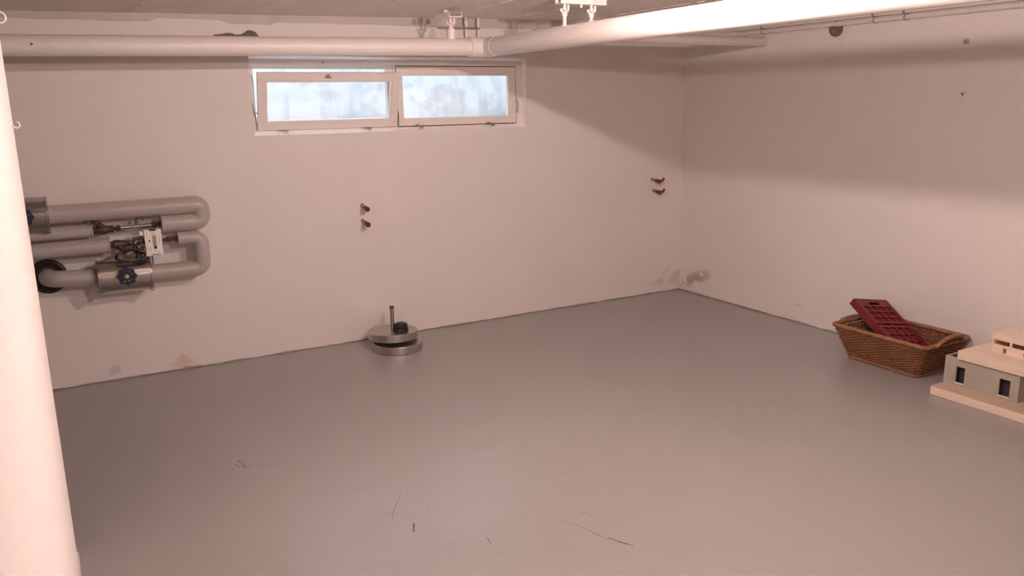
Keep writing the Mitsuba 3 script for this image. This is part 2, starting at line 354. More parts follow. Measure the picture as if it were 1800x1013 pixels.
# light well outside: three concrete sides, a base slab, open to the sky
struct('wall_light_well', cat(bx(-4.5, -.8, 1.05, 1.25, .9, 2.13), bx(-4.6, -4.4, .352, 1.25, .9, 2.13), bx(-.9, -.7, .352, 1.25, .9, 2.13)), 'well_concrete', 'stained concrete side of the light well outside the window')
struct('floor_light_well', bx(-4.5, -.8, .352, 1.1, 1.1, 1.30), 'gravel_grey', 'base of the light well outside the window')

# ------------------------------------------------------------------ lamps (unseen bare bulbs on the ceiling, inferred from the pipe shadows)
def lamp(pos, label):
    t = thing('ceiling_lamp', label, 'lamp', 'bare bulb ceiling lamps'); x, y, z = pos
    part(t, 'ceiling_rose', lathe([(0, 0), (.045, 0), (.045, -.010), (.030, -.018), (0, -.018)], (x, y, hc(x) + .0005), (0, 0, 1), 28), 'lamp_body')
    part(t, 'stem', rod((x, y, z + .050), (x, y, hc(x) - .014), .007, 12), 'lamp_body')
    part(t, 'socket', lathe([(0, .055), (.014, .055), (.018, .045), (.018, .024), (.010, .020), (0, .020)], pos, (0, 0, 1), 20), 'lamp_body')
    k = numbered(t + '__bulb')
    scene[k] = ply(lathe([(0, -.016), (.008, -.0135), (.0135, -.007), (.0155, .002), (.0135, .010), (.008, .018), (0, .0205)], pos, (0, 0, 1), 20), None, True, emitter={'type': 'area', 'radiance': rgb(*BULB)})
lamp(LAMP1, 'small bare bulb ceiling lamp beside the long white ceiling pipe')
lamp(LAMP2, 'small bare bulb ceiling lamp beside the white partition wall')

# ------------------------------------------------------------------ overhead pipes
PX, PY, PZ, PR = -2.232, -.60, 2.039, .060
t = thing('overhead_pipe', 'thick white insulated ceiling pipe running above the window and turning towards the camera', 'pipe')
part(t, 'straight', sweep([(X0, PY, PZ - .0515), (PX - .13, PY, PZ)], .0545, 32), 'pipe_white')
part(t, 'elbow', sweep(fillet([(PX - .136, PY, PZ), (PX, PY, PZ), (PX, PY - .136, PZ)], .10, 10), PR + .003, 32), 'pipe_white')
part(t, 'straight', sweep([(PX, PY - .135, PZ), (PX, Y0, PZ)], PR, 32), 'pipe_white')
part(t, 'stain', lathe([(0, .0), (.008, .0), (.006, .002), (0, .003)], (-4.85, PY - .0545 + .002, PZ - .031 + .004), (0, -1, .1), 12), 'sleeve_brown', 30, 'small dark spot')
P2X, P2Y, P2Z, P2R = -2.05, -.883, 2.097, .034
t = thing('branch_pipe', 'thinner white pipe running beside the thick ceiling pipe and turning into the right wall', 'pipe')
part(t, 'straight', sweep([(P2X, Y0, P2Z), (P2X, P2Y - .075, P2Z)], P2R, 24), 'pipe_white')
part(t, 'elbow', sweep(fillet([(P2X, P2Y - .076, P2Z), (P2X, P2Y, P2Z), (P2X + .076, P2Y, P2Z)], .06, 10), P2R + .001, 24), 'pipe_white')
part(t, 'straight', sweep([(P2X + .075, P2Y, P2Z), (0, P2Y, P2Z)], P2R, 24), 'pipe_white')
part(t, 'wall_ring', lathe([(.0342, 0), (.039, .0), (.040, .006), (.036, .012), (.0342, .012)], (-.0125, P2Y, P2Z), (1, 0, 0), 24), 'pipe_white')

def hanger(t, x, y, z0, ztop, ax):
    """hook clamp: rod from the pipe saddle, hex coupling, open clamp on the rail. ax: direction along which the clamp jaws spread"""
    ax = np.asarray(ax, float); c = np.array([x, y, 0.0])
    part(t, 'saddle', lathe([(.0, 0), (.022, 0), (.020, .008), (.012, .016), (0, .016)], (x, y, z0 - .006), (0, 0, 1), 16), 'frame_white')
    part(t, 'rod', rod((x, y, z0), (x, y, ztop - .052), .0105, 12), 'frame_white')
    part(t, 'coupling', lathe([(0, 0), (.014, 0), (.017, .008), (.013, .024), (0, .024)], (x, y, ztop - .066), (0, 0, 1), 6), 'frame_white', 20)
    up = np.array([0, 0, 1.0])
    pts = [c + up * (ztop - .002) + ax * .024, c + up * (ztop - .030) + ax * .026, c + up * (ztop - .046) + ax * .006, c + up * (ztop - .048) - ax * .008, c + up * (ztop - .036) - ax * .022, c + up * (ztop - .024) - ax * .024]
    part(t, 'clamp', sweep(fillet(pts, .008, 4), .0065, 10), 'frame_white')
    part(t, 'bolt', cat(rod(c + up * (ztop - .036), c + up * (ztop + .004), .008, 6), rod(c + up * (ztop - .030), c + up * (ztop - .020), .014, 6)), 'frame_white', 20)
t = thing('pipe_hanger', 'white hanger with a horizontal rail and two rods above the bend of the ceiling pipe', 'pipe hanger')
part(t, 'rail', cat(bx(-2.275, -1.965, -1.56, -1.50, 2.216, 2.222), bx(-2.275, -1.965, -1.56, -1.555, 2.216, 2.246), bx(-2.275, -1.965, -1.505, -1.50, 2.216, 2.246)), 'frame_white', False)
for x in (-2.20, -2.04):
    part(t, 'standoff', bx(x - .02, x + .02, -1.55, -1.51, 2.222, H + .001), 'frame_white', False)
hanger(t, PX, -1.53, PZ + PR - .004, 2.216, (1, 0, 0))
hanger(t, P2X, -1.53, P2Z + P2R - .004, 2.216, (1, 0, 0))
part(t, 'rail_screw', rod((-2.12, -1.53, 2.20), (-2.12, -1.53, 2.218), .007, 8), 'frame_white')
t = thing('pipe_hanger', 'white pipe hanger with a wide clamp, carrying the pipe above the window', 'pipe hanger')
part(t, 'rail', cat(bx(-2.53, -2.44, -.66, -.44, 2.216, 2.222), bx(-2.53, -2.525, -.66, -.44, 2.216, 2.246), bx(-2.445, -2.44, -.66, -.44, 2.216, 2.246)), 'frame_white', False)
part(t, 'standoff', bx(-2.50, -2.47, -.52, -.48, 2.222, H + .001), 'frame_white', False)
hanger(t, -2.492, PY, PZ - .003 + .0505, 2.216, (1, 0, 0))
part(t, 'sleeve', lathe([(0, 0), (.028, 0), (.030, .04), (.026, .065), (0, .065)], (-2.492, PY, PZ - .003 + .0475), (0, 0, 1), 18), 'frame_white')
t = thing('wall_bracket', 'slim wall bracket of two bars and a dark crossbar right of the wide clamp', 'bracket')
for x in (-2.105, -2.005):
    part(t, 'bar', bx(x - .009, x + .009, -.052, -.044, 2.06, H, .001), 'frame_white', False)
    part(t, 'nut', lathe([(0, 0), (.015, 0), (.015, .018), (0, .018)], (x, -.048, 2.235), (0, 0, 1), 6), 'frame_white', 20)
    part(t, 'foot', bx(x - .009, x + .009, -.045, 0, 2.06, 2.068), 'frame_white', False)
part(t, 'crossbar', bx(-2.32, -1.995, -.060, -.050, 2.200, 2.212, .001), 'dull_steel', False)

# conduits along the top of the right wall
for i, (z, x, y1, r, lab) in enumerate(((2.200, -.045, -.48, .010, 'upper of the two thin white conduits along the top of the right wall'), (2.168, -.030, -.62, .016, 'lower and thicker of the two conduits along the top of the right wall'))):
    t = thing('conduit', lab, 'conduit')
    part(t, 'tube', rod((x, y1, z), (x, Y0, z), r, 14), 'pipe_white')
    for y in (-.9, -1.865, -2.09, -3.1, -4.2):
        part(t, 'clip', cat(bx(x - r - .003, .001, y - .006, y + .006, z - r - .003, z - r - .0003), bx(x - r - .004, x - r - .0003, y - .006, y + .006, z - r - .003, z + r + .003), bx(x - r - .003, .001, y - .006, y + .006, z + r + .0003, z + r + .003)), 'dull_steel' if i == 0 else 'tape_grey', False)
t = thing('conduit_box', 'small white end socket of the conduit near the top corner of the right wall', 'socket')
part(t, 'body', bx(-.06, .001, -.62, -.575, 2.15, 2.19, .004), 'frame_white', False)
# brown sleeve under the conduits
t = thing('pipe_sleeve', 'brown rounded pipe sleeve poking out of the right wall below the conduits', 'pipe sleeve')
part(t, 'shell', lathe([(.0, .000), (.052, .000), (.050, .020), (.040, .034), (.018, .040), (.0, .040)], (.001, -1.545, 2.138), (-1, 0, 0), 28), 'sleeve_brown')
part(t, 'cap', lathe([(0, 0), (.014, 0), (.012, .006), (0, .008)], (-.036, -1.552, 2.122), (-1, 0, 0), 14), 'dull_steel')
solo('wall_plug', lathe([(0, 0), (.016, 0), (.015, .012), (.008, .018), (0, .018)], (.001, -2.488, 1.993), (-1, 0, -.1), 16), 'tape_grey', 'small grey wall plug high on the right wall', 'wall plug')
t = thing('screw', 'dark screw in a chipped hole in the upper part of the right wall', 'screw')
part(t, 'head', lathe([(0, 0), (.006, 0), (.005, .006), (0, .007)], (.001, -2.499, 1.689), (-1, 0, 0), 12), 'screw_dark')
part(t, 'chip', cat([moved(trimesh.creation.icosphere(1, .006), basis((-.001, -2.499 + a, 1.689 + b), (.4, 0, 0), (0, 1, 0), (0, 0, .7))) for a, b in ((.012, .006), (.008, -.008), (-.012, .010), (.002, -.012))]), 'tape_grey')

# hooks on the partition
t = thing('cup_hook', 'white open cup hook screwed into the edge of the partition wall', 'hook')
cx, cy, cz = -4.938, -2.5, 1.648
part(t, 'shank', rod((-4.953, cy, 1.647), (-4.944, cy, 1.645), .0022, 8), 'hook_white')
a = np.radians(np.linspace(195, 440, 22))
part(t, 'hook', sweep(np.c_[cx + .0095 * np.cos(a), np.full(22, cy), cz + .0095 * np.sin(a)], .0022, 8), 'hook_white')
t = thing('ring_hook', 'white ring hook high up on the partition wall', 'hook')
a = np.linspace(0, 2 * np.pi, 28, endpoint=False)
part(t, 'ring', sweep(np.c_[-4.9405 + .0165 * np.cos(a), np.full(28, cy), 1.972 + .0165 * np.sin(a)], .0024, 8, closed=True), 'hook_white')
part(t, 'shank', rod((-4.9535, cy, 1.972), (-4.9525, cy, 1.972), .004, 8), 'hook_white')

# ------------------------------------------------------------------ heating pipes on the back wall, left
YP = -.13
def collar(p, axis, r): return lathe([(0, 0), (r, 0), (r + .003, .002), (r + .003, .008), (r, .010), (0, .010)], p, axis, 24)
t = thing('insulated_pipe', 'grey insulated pipe, topmost of the stack by the partition, doubling back in a tight bend', 'pipe')
part(t, 'insulation', sweep(fillet([(-5.6, YP, 1.094), (-4.047, YP, 1.094), (-4.047, YP, .988), (-4.288, YP, .988)], .038, 10), .0535, 28), 'pipe_grey')
part(t, 'end_collar', collar((-4.286, YP, .988), (1, 0, 0), .0535), 'tape_grey')
t = thing('insulated_pipe', 'short grey insulated pipe ending at the upper brass fitting', 'pipe')
part(t, 'insulation', sweep([(-5.6, -.095, .978), (-4.664, -.095, .978)], .040, 24), 'pipe_grey')
part(t, 'end_collar', collar((-4.674, -.095, .978), (1, 0, 0), .040), 'tape_grey')
t = thing('insulated_pipe', 'grey insulated pipe ending at the lower brass fitting above the black wall collar', 'pipe')
part(t, 'insulation', sweep([(-5.6, YP, .887), (-4.584, YP, .887)], .0455, 24), 'pipe_grey')
part(t, 'end_collar', collar((-4.594, YP, .887), (1, 0, 0), .0455), 'tape_grey')
t = thing('insulated_pipe', 'lowest grey insulated pipe coming out of the black wall collar and bending up', 'pipe')
pth = fillet([(-4.932, .0, .716), (-4.932, YP, .716), (-4.66, YP, .697), (-4.066, YP, .690), (-4.066, YP, .890), (-4.203, YP, .890)], [0, .075, .3, .045, .045, 0], 10)
rad = np.full(len(pth), .0495); rad[-12:] = np.linspace(.049, .0425, 12)
part(t, 'insulation', sweep(pth, rad, 28), 'pipe_grey')
part(t, 'end_collar', collar((-4.203, YP, .890), (1, 0, 0), .0425), 'tape_grey')
t = thing('wall_collar', 'black rubber wall collar round the lowest grey pipe', 'collar')
part(t, 'ring', lathe([(.058, 0), (.100, 0), (.104, .006), (.100, .022), (.088, .028), (.062, .020), (.058, 0)], (-4.928, .001, .712), (0, -1, 0), 40), 'black_rubber')
part(t, 'sleeve', lathe([(.0525, 0), (.0625, 0), (.0625, .045), (.0525, .045), (.0525, 0)], (-4.932, .001, .716), (0, -1, 0), 32), 'black_rubber')

def handwheel(parent, o, axis, r=.052, mt='blue_plastic'):
    d, u, v = frame_of(axis); M = basis(o, u, v, d)
    g = gear(r, 8, 0, .004).difference(Point(0, 0).buffer(.022))
    slots = unary_union([Point(.031 * math.cos(a), .031 * math.sin(a)).buffer(.0075) for a in np.radians([20, 65, 200, 245, 290])])
    w = part(parent, 'handwheel', moved(cat(ext(g.difference(slots), .016, 'xy', -.008), ext(Point(0, 0).buffer(.026).difference(Point(0, 0).buffer(.012)), .012, 'xy', -.006)), M), mt, 30, 'dark blue lobed handwheel')
    part(w, 'hub', lathe([(0, 0), (.017, 0), (.017, .010), (.012, .016), (0, .017)], np.asarray(o) - d * .004, d, 20), 'steel')
    part(parent, 'stem', rod(np.asarray(o) - d * .05, np.asarray(o) - d * .003, .008, 12), 'steel')
def jacket(x0, x1, z, label, wheel):
    t = thing('valve_jacket', label, 'valve jacket'); r = .102
    a = np.linspace(0, 2 * np.pi, 48, endpoint=False)
    part(t, 'shell', lathe([(.054, 0), (r - .004, 0), (r, .002), (r, x1 - x0 - .002), (r - .004, x1 - x0), (.054, x1 - x0)], (x0, YP, z), (1, 0, 0), 56), 'aluminium')
    # lengthwise lap seam, tilted towards the room
    s0 = math.radians(20)
    n = np.array([0, -math.cos(s0), math.sin(s0)]); tt = np.array([0, math.sin(s0), math.cos(s0)])
    part(t, 'lap_seam', moved(bx(x0 + .012, x1 - .012, -.013, .013, r - .002, r + .0025, .001), basis((0, YP, z), (1, 0, 0), tt, n)), 'aluminium', False)
    for x in (x0 + .004, x1 - .016):
        part(t, 'end_band', lathe([(r, 0), (r + .003, .002), (r + .003, .010), (r, .012)], (x, YP, z), (1, 0, 0), 56), 'aluminium')
        s1 = math.radians(-62); n1 = np.array([0, -math.cos(s1), math.sin(s1)])
        o = np.array([x + .006, YP, z]) + n1 * (r + .008)
        part(t, 'clasp', cat(moved(bx(-.010, .010, -.018, .018, -.006, .004, .002), basis(o, (1, 0, 0), np.cross(n1, (1, 0, 0)), n1)), rod(o + np.array([-.013, 0, 0]), o + np.array([.013, 0, 0]), .005, 8), sweep([o + n1 * .004, o + n1 * .012 + np.array([.004, 0, .012]), o + n1 * .004 + np.array([.004, 0, .024])], .003, 8)), 'steel')
    handwheel(t, wheel, (0, -1, 0))
jacket(-5.24, -4.882, 1.098, 'shiny metal valve jacket on the top pipe beside the partition, half hidden by the partition', (-5.010, -.27, 1.104))
jacket(-4.676, -4.372, .694, 'shiny metal valve jacket with a dark blue handwheel on the lowest grey pipe', (-4.522, -.27, .711))

# upper fitting line: brass strainer, chromed flow tube with sensor
t = thing('brass_strainer', 'brown brass strainer with slanted arm on the upper pipe line', 'pipe fitting')
B0, B1 = np.array([-4.664, -.10, .978]), np.array([-4.288, -.125, .988]); D = (B1 - B0) / np.linalg.norm(B1 - B0)
part(t, 'union_nut', lathe([(0, 0), (.024, 0), (.026, .004), (.026, .020), (.022, .024), (0, .024)], B0, D, 6), 'brass_old', 20)
part(t, 'body', lathe([(.016, .02), (.024, .026), (.027, .05), (.024, .075), (.018, .085), (.020, .092), (.020, .110), (.014, .115), (0, .115)], B0, D, 18), 'brass_old')
arm = np.array([-.62, -.35, .72]); arm /= np.linalg.norm(arm)
part(t, 'side_arm', lathe([(.020, .0), (.020, .045), (.014, .05), (.014, .064), (.019, .068), (.019, .086), (.012, .092), (0, .092)], B0 + D * .062, arm, 14), 'brass_old')
part(t, 'handle', sweep([B0 + D * .062 + arm * .088, B0 + D * .062 + arm * .100 + np.array([-.018, -.01, -.004]), B0 + D * .062 + arm * .094 + np.array([-.05, -.01, -.012])], .006, 8), 'brass_old')
part(t, 'coupling', lathe([(0, .115), (.012, .115), (.012, .125), (.018, .128), (.018, .150), (.012, .152), (0, .152)], B0, D, 6), 'brass_old', 20)
t = thing('flow_tube', 'bright chromed flow tube with a small sensor on the upper pipe line', 'flow tube')
part(t, 'tube', rod(B0 + D * .150, B0 + D * .330, .0125, 18), 'chrome')
S = B0 + D * .245
part(t, 'sensor', cat(rod(S, S + np.array([0, -.006, .040]), .009, 12), rod(S + np.array([0, -.006, .036]), S + np.array([0, -.007, .044]), .012, 6)), 'steel')
part(t, 'sensor_wire', sweep(fillet([S + np.array([0, -.006, .042]), S + np.array([-.004, -.012, .075]), S + np.array([.028, -.016, .080]), S + np.array([.034, -.018, .030])], .018, 6), .0025, 8), 'black_plastic')
part(t, 'end_nut', lathe([(0, .325), (.017, .325), (.019, .330), (.019, .348), (.013, .352), (.013, .362), (.020, .366), (.020, .380), (0, .380)], B0, D, 6), 'brass_old', 20)
# lower fitting line
t = thing('brass_strainer', 'brown brass strainer on the lower pipe line beside the black cable coil', 'pipe fitting')
C0, C1 = np.array([-4.584, YP, .887]), np.array([-4.203, YP, .890]); E_ = (C1 - C0) / np.linalg.norm(C1 - C0)
part(t, 'union_nut', lathe([(0, 0), (.020, 0), (.022, .004), (.022, .018), (0, .018)], C0, E_, 6), 'brass_old', 20)
part(t, 'body', lathe([(.018, .014), (.026, .022), (.026, .050), (.022, .060), (.022, .085), (.015, .092), (.015, .110), (0, .110)], C0, E_, 18), 'brass_old')
arm = np.array([.60, -.30, -.74]); arm /= np.linalg.norm(arm)
part(t, 'side_arm', lathe([(.020, .0), (.020, .040), (.014, .044), (.014, .054), (.018, .057), (.018, .072), (0, .074)], C0 + E_ * .040, arm, 14), 'brass_old')
t = thing('flow_meter', 'grey flow meter body between the brass strainer and the white meter box', 'flow meter')
part(t, 'body', lathe([(0, .108), (.017, .110), (.020, .125), (.032, .135), (.034, .175), (.022, .190), (.016, .215), (.016, .260), (0, .260)], C0, E_, 18), 'dull_steel')
part(t, 'dial_cap', lathe([(0, 0), (.030, 0), (.030, .030), (.026, .036), (0, .036)], C0 + E_ * .152 + np.array([0, -.024, -.004]), (0.1, -1, .2), 20), 'tape_grey')
part(t, 'outlet', lathe([(0, .258), (.011, .258), (.011, .318), (.019, .322), (.019, .340), (.012, .345), (.012, .358), (.018, .362), (.018, .382), (0, .382)], C0, E_, 6), 'brass_old', 20)
# meter box
t = thing('heat_meter', 'white box heat meter with a small grey display on the pipe fittings', 'meter')
mx0, mx1, my0, my1, mz0, mz1 = -4.396, -4.300, -.215, -.165, .810, .969
mw, mh = mx1 - mx0, mz1 - mz0
face = sbox(0, 0, mw, mh).difference(sbox(.30 * mw, .945 * mh, .70 * mw, mh + 1)).difference(sbox(.34 * mw, -1, .76 * mw, .055 * mh))
b = ext(face, my1 - my0, 'xz', my0); b.apply_translation([mx0, 0, mz0])
part(t, 'case', b, 'meter_white', False)
def on_face(u0, u1, v0, v1, th): return bx(mx0 + u0 * mw, mx0 + u1 * mw, my0 - th, my0 + .001, mz0 + mh - v1 * mh, mz0 + mh - v0 * mh)
part(t, 'display', on_face(.44, .66, .22, .62, .0008), 'lcd_grey', False, 'grey display')
part(t, 'socket', on_face(.48, .66, .63, .74, .0012), 'black_plastic', False, 'black square socket')
part(t, 'button', on_face(.22, .30, .385, .455, .002), 'black_plastic', False, 'small black button')
for u0, u1, v0, v1 in ((.30, .70, .90, .965), (.34, .76, .02, .10)):
    part(t, 'clip', bx(mx0 + u0 * mw, mx0 + u1 * mw, my0 + .012, my1 - .004, mz0 + v0 * mh, mz0 + v1 * mh), 'black_plastic', False, 'black mounting clip')
marks = [on_face(*q, .0006) for q in ((.10, .13, .10, .26), (.80, .83, .30, .52), (.30, .33, .66, .80), (.14, .26, .68, .71), (.14, .22, .75, .78), (.74, .80, .84, .88), (.80, .86, .03, .05), (.80, .88, .93, .955), (.50, .62, .80, .82), (.38, .58, .12, .15))]
labels[part(t, 'print', cat(marks), 'print_grey', False)] = {'kind': 'stuff', 'label': 'faint illegible print'}
part(t, 'bracket', bx(mx0 + .02, mx1 - .02, my1 - .001, -.035, .900, .925), 'dull_steel', False)
part(t, 'terminal', bx(mx0 - .028, mx0 + .001, my0 + .012, my1 - .008, .935, .960, .003), 'meter_white', False)
# cable coil
t = thing('cable_coil', 'coil of black meter cable hanging over the lower valve jacket', 'cable')
pts = []
for i, q in enumerate(np.linspace(0, 2 * np.pi * 3.2, 110)):
    e = 1 + .08 * math.sin(q * 2.3 + 1); pts.append((-4.485 + .076 * e * math.cos(q), -.205 - .010 * math.sin(q * 1.7) - .0028 * q / 2, .826 + .030 * e * math.sin(q) + .010 * math.cos(q * .9)))
part(t, 'loop', sweep(pts, .0055, 8), 'black_plastic')
pts = [(-4.40 + .036 * math.cos(q) - .018 * q / 6, -.200 - .006 * math.sin(q * 3), .862 + .034 * math.sin(q) ) for q in np.linspace(0, 4 * np.pi, 60)]
part(t, 'loop', sweep(pts, .0048, 8), 'black_plastic')
part(t, 'lead', sweep(fillet([(-4.370, -.19, .812), (-4.395, -.20, .835), (-4.43, -.205, .900), (-4.41, -.195, .948), (-4.395, -.19, .948)], .02, 6), .0036, 8), 'black_plastic')
part(t, 'lead', sweep(fillet([(-4.445, -.20, .84), (-4.462, -.205, .905), (-4.415, -.205, .925), (-4.40, -.20, .90), (-4.395, -.19, .90)], .02, 6), .0034, 8), 'black_plastic')
part(t, 'lead', sweep(fillet([(-4.385, -.19, .83), (-4.362, -.19, .80), (-4.366, -.225, .76)], .02, 6), .0030, 8), 'black_plastic')
part(t, 'cable_tie', cat(rod((-4.452, -.215, .800), (-4.440, -.212, .852), .010, 8), rod((-4.425, -.222, .812), (-4.400, -.212, .860), .011, 8)), 'black_plastic')

# ------------------------------------------------------------------ capped stubs on the back wall
def stub(x, z, L, droop, label, hookup):
    t = thing('pipe_stub', label, 'pipe stub'); o = np.array([x, .001, z]); d = np.array([.06, -1, -droop]); d /= np.linalg.norm(d)
    part(t, 'flange', lathe([(0, 0), (.016, 0), (.014, .004), (0, .004)], (x, .001, z), (0, -1, 0), 16), 'copper_tube')
    part(t, 'tube', rod(o, o + d * L, .0105, 14), 'copper_tube')
    c = part(t, 'cap', lathe([(0, -.03), (.0135, -.03), (.0145, -.025), (.0145, .005), (.018, .008), (.018, .022), (.015, .026), (0, .027)], o + d * L, d, 16), 'red_cap', 35, 'red cap')
    if hookup:
        e = o + d * (L + .02)
        part(c, 'lever', sweep([e, e + np.array([.020, -.012, .008]), e + np.array([.034, -.016, .030])], .010, 10), 'red_cap')
stub(-2.943, .988, .075, .22, 'upper of the two red capped pipe stubs on the wall below the window', False)
stub(-2.945, .880, .080, .22, 'lower of the two red capped pipe stubs on the wall below the window', False)
stub(-.330, 1.012, .075, .14, 'upper of the two red capped pipe stubs on the back wall near the corner', True)
stub(-.312, .915, .065, .14, 'lower of the two red capped pipe stubs on the back wall near the corner', True)

# ------------------------------------------------------------------ metal discs by the back wall
t = thing('metal_disc', 'lower heavy round metal disc lying on the floor below the window', 'metal disc')
part(t, 'plate', lathe([(0, 0), (.170, 0), (.174, .003), (.174, .053), (.171, .057), (0, .057)], (-2.857, -.335, .0005), (0, 0, 1), 72), 'steel', 25)
part(t, 'hub', lathe([(0, 0), (.04, 0), (.04, .013), (0, .013)], (-2.857, -.325, .057), (0, 0, 1), 24), 'dull_steel')
t = thing('metal_disc', 'upper heavy round metal disc with an upright tube, stacked on the other disc', 'metal disc')
ax = np.array([.012, .022, 1.0]); ax /= np.linalg.norm(ax); O = np.array([-2.871, -.288, .0745])
part(t, 'plate', lathe([(0, 0), (.169, 0), (.173, .003), (.173, .050), (.170, .054), (0, .054)], O, ax, 72), 'steel', 25)
part(t, 'tube', lathe([(.0105, .050), (.0135, .050), (.0135, .225), (.0105, .225), (.0105, .06)], O, ax, 20), 'dull_steel')
part(t, 'tube_collar', lathe([(.0135, .0), (.0155, .001), (.0155, .014), (.0135, .015)], O + ax * .210, ax, 20), 'screw_dark')
t = thing('knob', 'dark blue lobed plastic knob lying on the upper metal disc', 'knob')
d, u, v = frame_of(ax); K = O + ax * .0545 + u * 0 + np.array([.046, -.040, 0]); K[2] -= .046 * .012 - .040 * .022
for z0, r, h in ((0, .051, .020), (.027, .046, .020)):
    g = gear(r, 8, 0, .003)
    part(t, 'tier', moved(cat(ext(g, h - .006, 'xy', z0 + .003), ext(g.buffer(-.003), h, 'xy', z0)), basis(K, u, v, d)), 'navy_plastic', 30)
part(t, 'neck', lathe([(0, .018), (.038, .018), (.038, .029), (0, .029)], K, d, 24), 'navy_plastic')
part(t, 'top_ring', lathe([(.018, .046), (.036, .046), (.034, .052), (.020, .052), (.018, .046)], K, d, 28), 'navy_plastic')

# ------------------------------------------------------------------ wicker basket
t = thing('wicker_basket', 'brown rectangular wicker basket standing against the right wall', 'basket')
RX0, RX1, RY0, RY1, RZ = -.462, -.020, -2.722, -2.052, .212      # rim
BX0, BX1, BY0, BY1 = -.402, -.075, -2.640, -2.150               # base
def rrect(f, n=220):
    x0, x1, y0, y1 = (a + (b - a) * f for a, b in zip((BX0, BX1, BY0, BY1), (RX0, RX1, RY0, RY1)))
    poly = sbox(x0, y0, x1, y1).buffer(-.035).buffer(.035, quad_segs=6).exterior
    L = poly.length; off = poly.project(Point((x0 + x1) / 2, y0))
    return np.array([poly.interpolate((off + i / n * L) % L).coords[0] for i in range(n)])
NS = 64; NROW = 21
def normals2(c):
    tn = np.roll(c, -1, 0) - np.roll(c, 1, 0); tn /= np.linalg.norm(tn, axis=1, keepdims=True); return np.c_[tn[:, 1], -tn[:, 0]]
rows = []
for k in range(NROW):
    z = .018 + k * .0088; f = z / RZ; N = NS * 4; c = rrect(f, N); nn = normals2(c)
    ph = np.arange(N) / 4 * np.pi + k * np.pi
    off = .0052 * np.cos(ph) + rng.normal(0, .0006, N); zz = z + .0012 * np.cos(np.arange(N) * .21 + k)
    rows.append(sweep(np.c_[c + nn * off[:, None], zz], .0049, 6, closed=True))
part(t, 'weave', cat(rows), 'wicker', 60); labels[numbered(t + '__weave') if False else t + '__weave'] = {'kind': 'stuff', 'label': 'woven wicker sides'}
st = []
c0, c1 = rrect(.02, NS * 4), rrect(1.0, NS * 4)
for i in range(NS):
    a, b = c0[i * 4], c1[i * 4]
    st.append(rod((a[0], a[1], .006), (b[0], b[1], RZ), .0036, 6))
part(t, 'stake', cat(st), 'cane', 60); labels[t + '__stake'] = {'kind': 'stuff'}
def braid(f, z, r, R, turns, strands, n=420):
    out = []; c = rrect(f, n); nn = normals2(c)
    for s in range(strands):
        ph = np.arange(n) / n * 2 * np.pi * turns + s * 2 * np.pi / strands
        out.append(sweep(np.c_[c + nn * (R * np.cos(ph))[:, None], z + R * np.sin(ph)], r, 6, closed=True))
    return cat(out)
part(t, 'rim', braid(1.0, RZ + .004, .0082, .0075, 46, 3), 'cane', 60, 'thick braided rim')
part(t, 'foot_braid', braid(.06, .012, .0065, .0055, 40, 3), 'cane', 60, 'braided foot')
part(t, 'base', bx(BX0 + .006, BX1 - .006, BY0 + .006, BY1 - .006, .008, .016), 'wicker', False)
for s in (-1, 1):                                             # arched handles over both short ends
    y = RY0 if s < 0 else RY1; xc = (RX0 + RX1) / 2; hs = []
    hgt = .058 if s < 0 else .012
    for j in range(3):
        q = np.linspace(0, np.pi, 40); ph = q * 7 + j * 2.1
        hs.append(sweep(np.c_[xc - .125 * np.cos(q) + .006 * np.cos(ph), y + s * (.004 + .030 * np.sin(q)) + .007 * np.sin(ph), RZ + hgt * np.sin(q) + .006 * np.cos(ph)], .0085, 8))
    part(t, 'handle', cat(hs), 'cane', 60, 'arched wicker handle')
    if s < 0:
        ws = []
        for j in range(22):
            xx = xc - .112 + j * .0106; h = math.sin(math.acos(np.clip((xc - xx) / .125, -1, 1)))
            ws.append(rod((xx, y + .004, RZ - .01), (xx, y - .004 - .030 * h, RZ + hgt * h), .0052, 6))
        part(t, 'handle_wrap', cat(ws), 'wicker', 60)

# ------------------------------------------------------------------ red folding crate
t = thing('folding_crate', 'dark red folded plastic crate leaning in the wicker basket', 'crate')
ex, ey, ez = np.array([.986, -.037, -.160]), np.array([.115, .852, .511]), np.array([.118, -.522, .845])
ex /= np.linalg.norm(ex); ey -= ex * (ex @ ey); ey /= np.linalg.norm(ey); ez = np.cross(ex, ey)
MC = basis(np.array([-.226, -2.332, .242]), ex, ey, ez)
cw, cl, ct = .325, .48, .045
def crate_half(y0, y1, slot):
    o = sbox(-cw / 2 + .012, y0, cw / 2 - .012, y1); holes = []; nx, ny = 4, 3
    X = np.linspace(-cw / 2 + .026, cw / 2 - .026, nx + 1); Y = np.linspace(y0 + .014, y1 - (.055 if slot else .014), ny + 1)
    for i in range(nx):
        for j in range(ny): holes.append(sbox(X[i] + .005, Y[j] + .005, X[i + 1] - .005, Y[j + 1] - .005))
    rib = o.difference(unary_union(holes)); back = o
    if slot:
        sl = sbox(-.052, y1 - .043, .052, y1 - .020); rib = rib.difference(sl); back = back.difference(sl)
    return ext(rib, .011, 'xy', -.011), ext(back, .004, 'xy', -.014)
fr = sbox(-cw / 2, -cl / 2, cw / 2, cl / 2).difference(sbox(-cw / 2 + .011, -cl / 2 + .011, cw / 2 - .011, cl / 2 - .011))
part(t, 'rim_frame', moved(cat(ext(fr, ct, 'xy', -ct), bx(-cw / 2 - .003, cw / 2 + .003, -cl / 2 - .003, cl / 2 + .003, -.016, -.0145).difference(bx(-cw / 2 + .01, cw / 2 - .01, -cl / 2 + .01, cl / 2 - .01, -.1, .1)) if False else ext(fr, .002, 'xy', -ct - .002)), MC), 'red_plastic', False)
